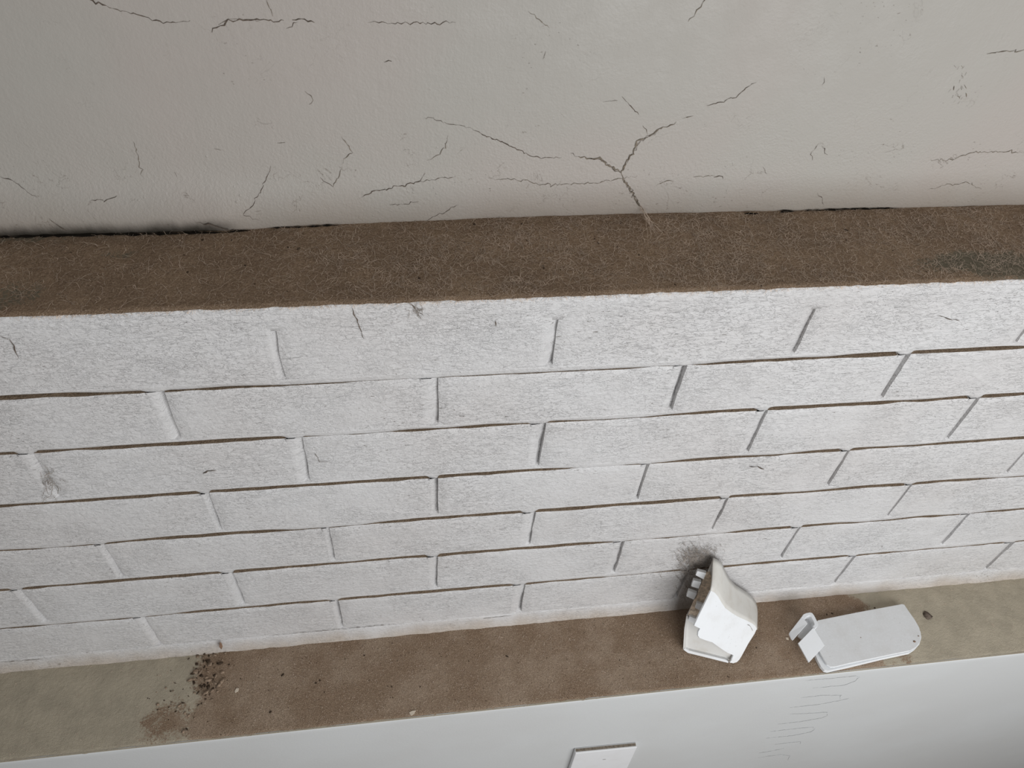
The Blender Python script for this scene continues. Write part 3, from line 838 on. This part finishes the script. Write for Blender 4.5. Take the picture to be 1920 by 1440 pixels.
# curved side wall running from the front panel back to the bricks
outer = [(590,155),(640,180),(682,210),(715,290),(765,385),(830,458),(900,502),(960,542),(1020,592),(1060,640),(1080,700),(1084,780),(1082,870),(1074,958)]
oy = [-0.010,-0.009,-0.009,-0.009,-0.009,-0.0085,-0.008,-0.008,-0.009,-0.011,-0.016,-0.026,-0.038,-0.052]
I3 = [Fp(*q_) for q_ in inner]; O3 = [at_y(*hz(*q_), y_) for q_, y_ in zip(outer, oy)]
O3 = [np.array([p[0], p[1], max(p[2], LEDGE2 + 0.003)]) for p in O3]
nn = 7; V = []
ins = np.array([-0.0012, 0.0004, -0.0016])
for k in range(nn):
    s_ = k / (nn - 1)
    for a, b in zip(I3, O3):
        V.append(a * (1 - s_) + b * s_ + nF * 0.002 * math.sin(math.pi * s_) * (1 - s_))
V = np.array(V); n0 = len(V)
Q = grid_quads(len(inner), nn)
V2 = V + ins
ii = np.arange(n0).reshape(nn, len(inner))
Q = np.concatenate([Q, Q[:, ::-1] + n0, skirt(ii[0], n0), skirt(ii[-1], n0)[:, ::-1], skirt(ii[:, 0], n0)[:, ::-1], skirt(ii[:, -1], n0)])
o = fast('side_wall', np.concatenate([V, V2]) - base, Q, M_PLASTIC_DUSTY_SHADED, holder)
bm = bmesh.new(); bm.from_mesh(o.data); bmesh.ops.recalc_face_normals(bm, faces=bm.faces[:]); bm.to_mesh(o.data); bm.free()
for pts in ([(968,908),(990,915),(1010,940),(1030,978)],):
    P = jag([Fp(*q_, 0.0006) for q_ in pts], 0.002, 0.0001)
    r_ = ribbons('scratch', [(P - base, taper(len(P), 0.0007))], nF, M_COBWEB, front_panel)

# ------------------------------------------------------------------ white plastic lid with a clip
def kz(u, v): return 1450 + u / 6.4, 1100 + v / 6.4
zt_ = LEDGE2 + 0.0125
lid_top = [(535,402),(1000,308),(1545,207),(1572,214),(1610,270),(1700,398),(1752,490),(1773,580),(1762,665),(1712,728),(1640,768),(1300,838),(900,922),(740,962),(690,964),(645,935),(600,860),(545,760),(500,660),(480,560),(500,450)]
lid_flange = [(500,450),(530,412),(1000,322),(1560,232),(1700,420),(1768,540),(1778,610),(1755,690),(1700,752),(1640,792),(1300,865),(900,962),(660,1018),(615,1005),(570,955),(530,880),(490,790),(470,650)]
org = np.array([0.98, -0.078, LEDGE2 + 0.001])
lid = thing('plastic_tray', 'flat white plastic tray cover with rounded end and clip on the lower ledge', 'plastic cover', org)
def on(z, pts): return [at_z(*kz(u, v), z) for u, v in pts]
T = on(zt_, lid_top)
top_panel = prism('top_panel', T, [p - np.array([0, 0, 0.0032]) for p in T], M_PLASTIC, lid, org, 0.0006)
B = on(LEDGE2 + 0.0075, lid_flange)
for p in B: p[1] = max(p[1], YF + 0.0015)
prism('flange', B, [p - np.array([0, 0, 0.0060]) for p in B], M_PLASTIC_CLEAN, lid, org, 0.0006)
cen = np.mean(T, 0)
inn = [cen + (p - cen) * np.array([0.93, 0.90, 1]) - np.array([0, 0, 0.0030]) for p in T]
prism('inner_wall', inn, [p - np.array([0, 0, 0.0040]) for p in inn], M_PLASTIC_CLEAN, lid, org)
for u, v, r in [(1693, 658, 0.0017), (1742, 592, 0.0009), (1050, 610, 0.0006)]:
    p = at_z(*kz(u, v), zt_ + 0.0002)
    bm = bmesh.new(); bmesh.ops.create_icosphere(bm, subdivisions=1, radius=r)
    for v_ in bm.verts: v_.co.z *= 0.35; v_.co.x *= 1.4
    me = bpy.data.meshes.new('rust_spot'); bm.to_mesh(me); bm.free()
    o = link('rust_spot', me, M_LEAF, top_panel); o.location = p - org
# clip at its left end: a channel with a folded flap and a square tab
def cz(u, v, z): return at_z(1470 + u / 10.283, 1130 + v / 10.283, z)
zc = LEDGE2 + 0.026
ub_out = [(345,270),(375,225),(430,200),(500,186),(545,198),(580,245),(615,310),(645,370),(660,425),(640,465),(600,500)]
ub_in = [(560,450),(590,420),(575,360),(545,310),(520,262),(490,250),(450,262),(415,290),(405,318)]
U = [cz(u, v, zc) for u, v in ub_out + ub_in]
clip = prism('clip', U, [p - np.array([0, 0, 0.0125]) for p in U], M_PLASTIC_CLEAN, lid, org, 0.0004)
fl = [cz(350,262,zc - 0.001), cz(455,400,zc), cz(165,732,zc - 0.003), cz(135,700,zc - 0.004), cz(92,605,zc - 0.006), cz(110,570,zc - 0.0055)]
prism('flap', fl, [p + np.array([0.0008, 0.0006, -0.0024]) for p in fl], M_PLASTIC_CLEAN, clip, org, 0.0004)
ch = [cz(420,330,zc - 0.012), cz(560,330,zc - 0.012), cz(570,470,zc - 0.012), cz(345,700,zc - 0.012), cz(270,640,zc - 0.012)]
prism('channel', ch, [p - np.array([0, 0, 0.003]) for p in ch], M_PLASTIC, clip, org)
tb = [cz(570,478,zc - 0.003), cz(785,825,zc - 0.008), cz(480,1155,zc - 0.012), cz(275,782,zc - 0.007)]
nT = np.cross(tb[1] - tb[0], tb[3] - tb[0]); nT /= np.linalg.norm(nT); nT *= np.sign(nT[2])
prism('tab', tb, [p - nT * 0.0026 for p in tb], M_PLASTIC_CLEAN, clip, org, 0.0003)
lg = [cz(560,560,zc - 0.0062), cz(640,700,zc - 0.0062), cz(470,880,zc - 0.0092), cz(400,740,zc - 0.0092)]
prism('leg', lg, [np.array([p[0], p[1], LEDGE2 + 0.0015]) for p in lg], M_PLASTIC_CLEAN, clip, org)

# ------------------------------------------------------------------ blank wall plate below the ledge
yp = YF - 0.0085
tl = at_y(1079, 1413, yp); tr = at_y(1194.5, 1401.5, yp)
org = np.array([(tl[0] + tr[0]) / 2, YF, (tl[2] + tr[2]) / 2 - 0.06])
plate = thing('wall_plate', 'white blank wall plate with grimy top edge on the lower wall', 'wall plate', org)
bl_ = np.array([tl[0] + 0.002, yp, tl[2] - 0.118]); br_ = np.array([tr[0] + 0.004, yp, tr[2] - 0.118])
ring = [tl, tr, br_, bl_]
face = prism('face', ring, [p + np.array([0, 0.0083, 0]) for p in ring], M_PLATE, plate, org, 0.0010)
P = jag([tl + np.array([0.001, 0.0045, 0.0005]), tr + np.array([-0.001, 0.0045, 0.0005])], 0.004, 0.00004, (2,))
ribbons('grime_line', [(P - org, np.full(len(P), 0.0042))], (0, 0, 1), M_CRACK_SOFT, face)
for q_ in ((1133, 1424, 0.0016),):
    p = at_y(q_[0], q_[1], yp - 0.0003)
    r_ = ribbons('scratch', [(np.array([p - (0.003, 0, 0), p, p + (0.003, 0, -0.0008)]) - org, [0.0006, 0.0016, 0.0005])], (0, -1, 0), M_COBWEB, face)
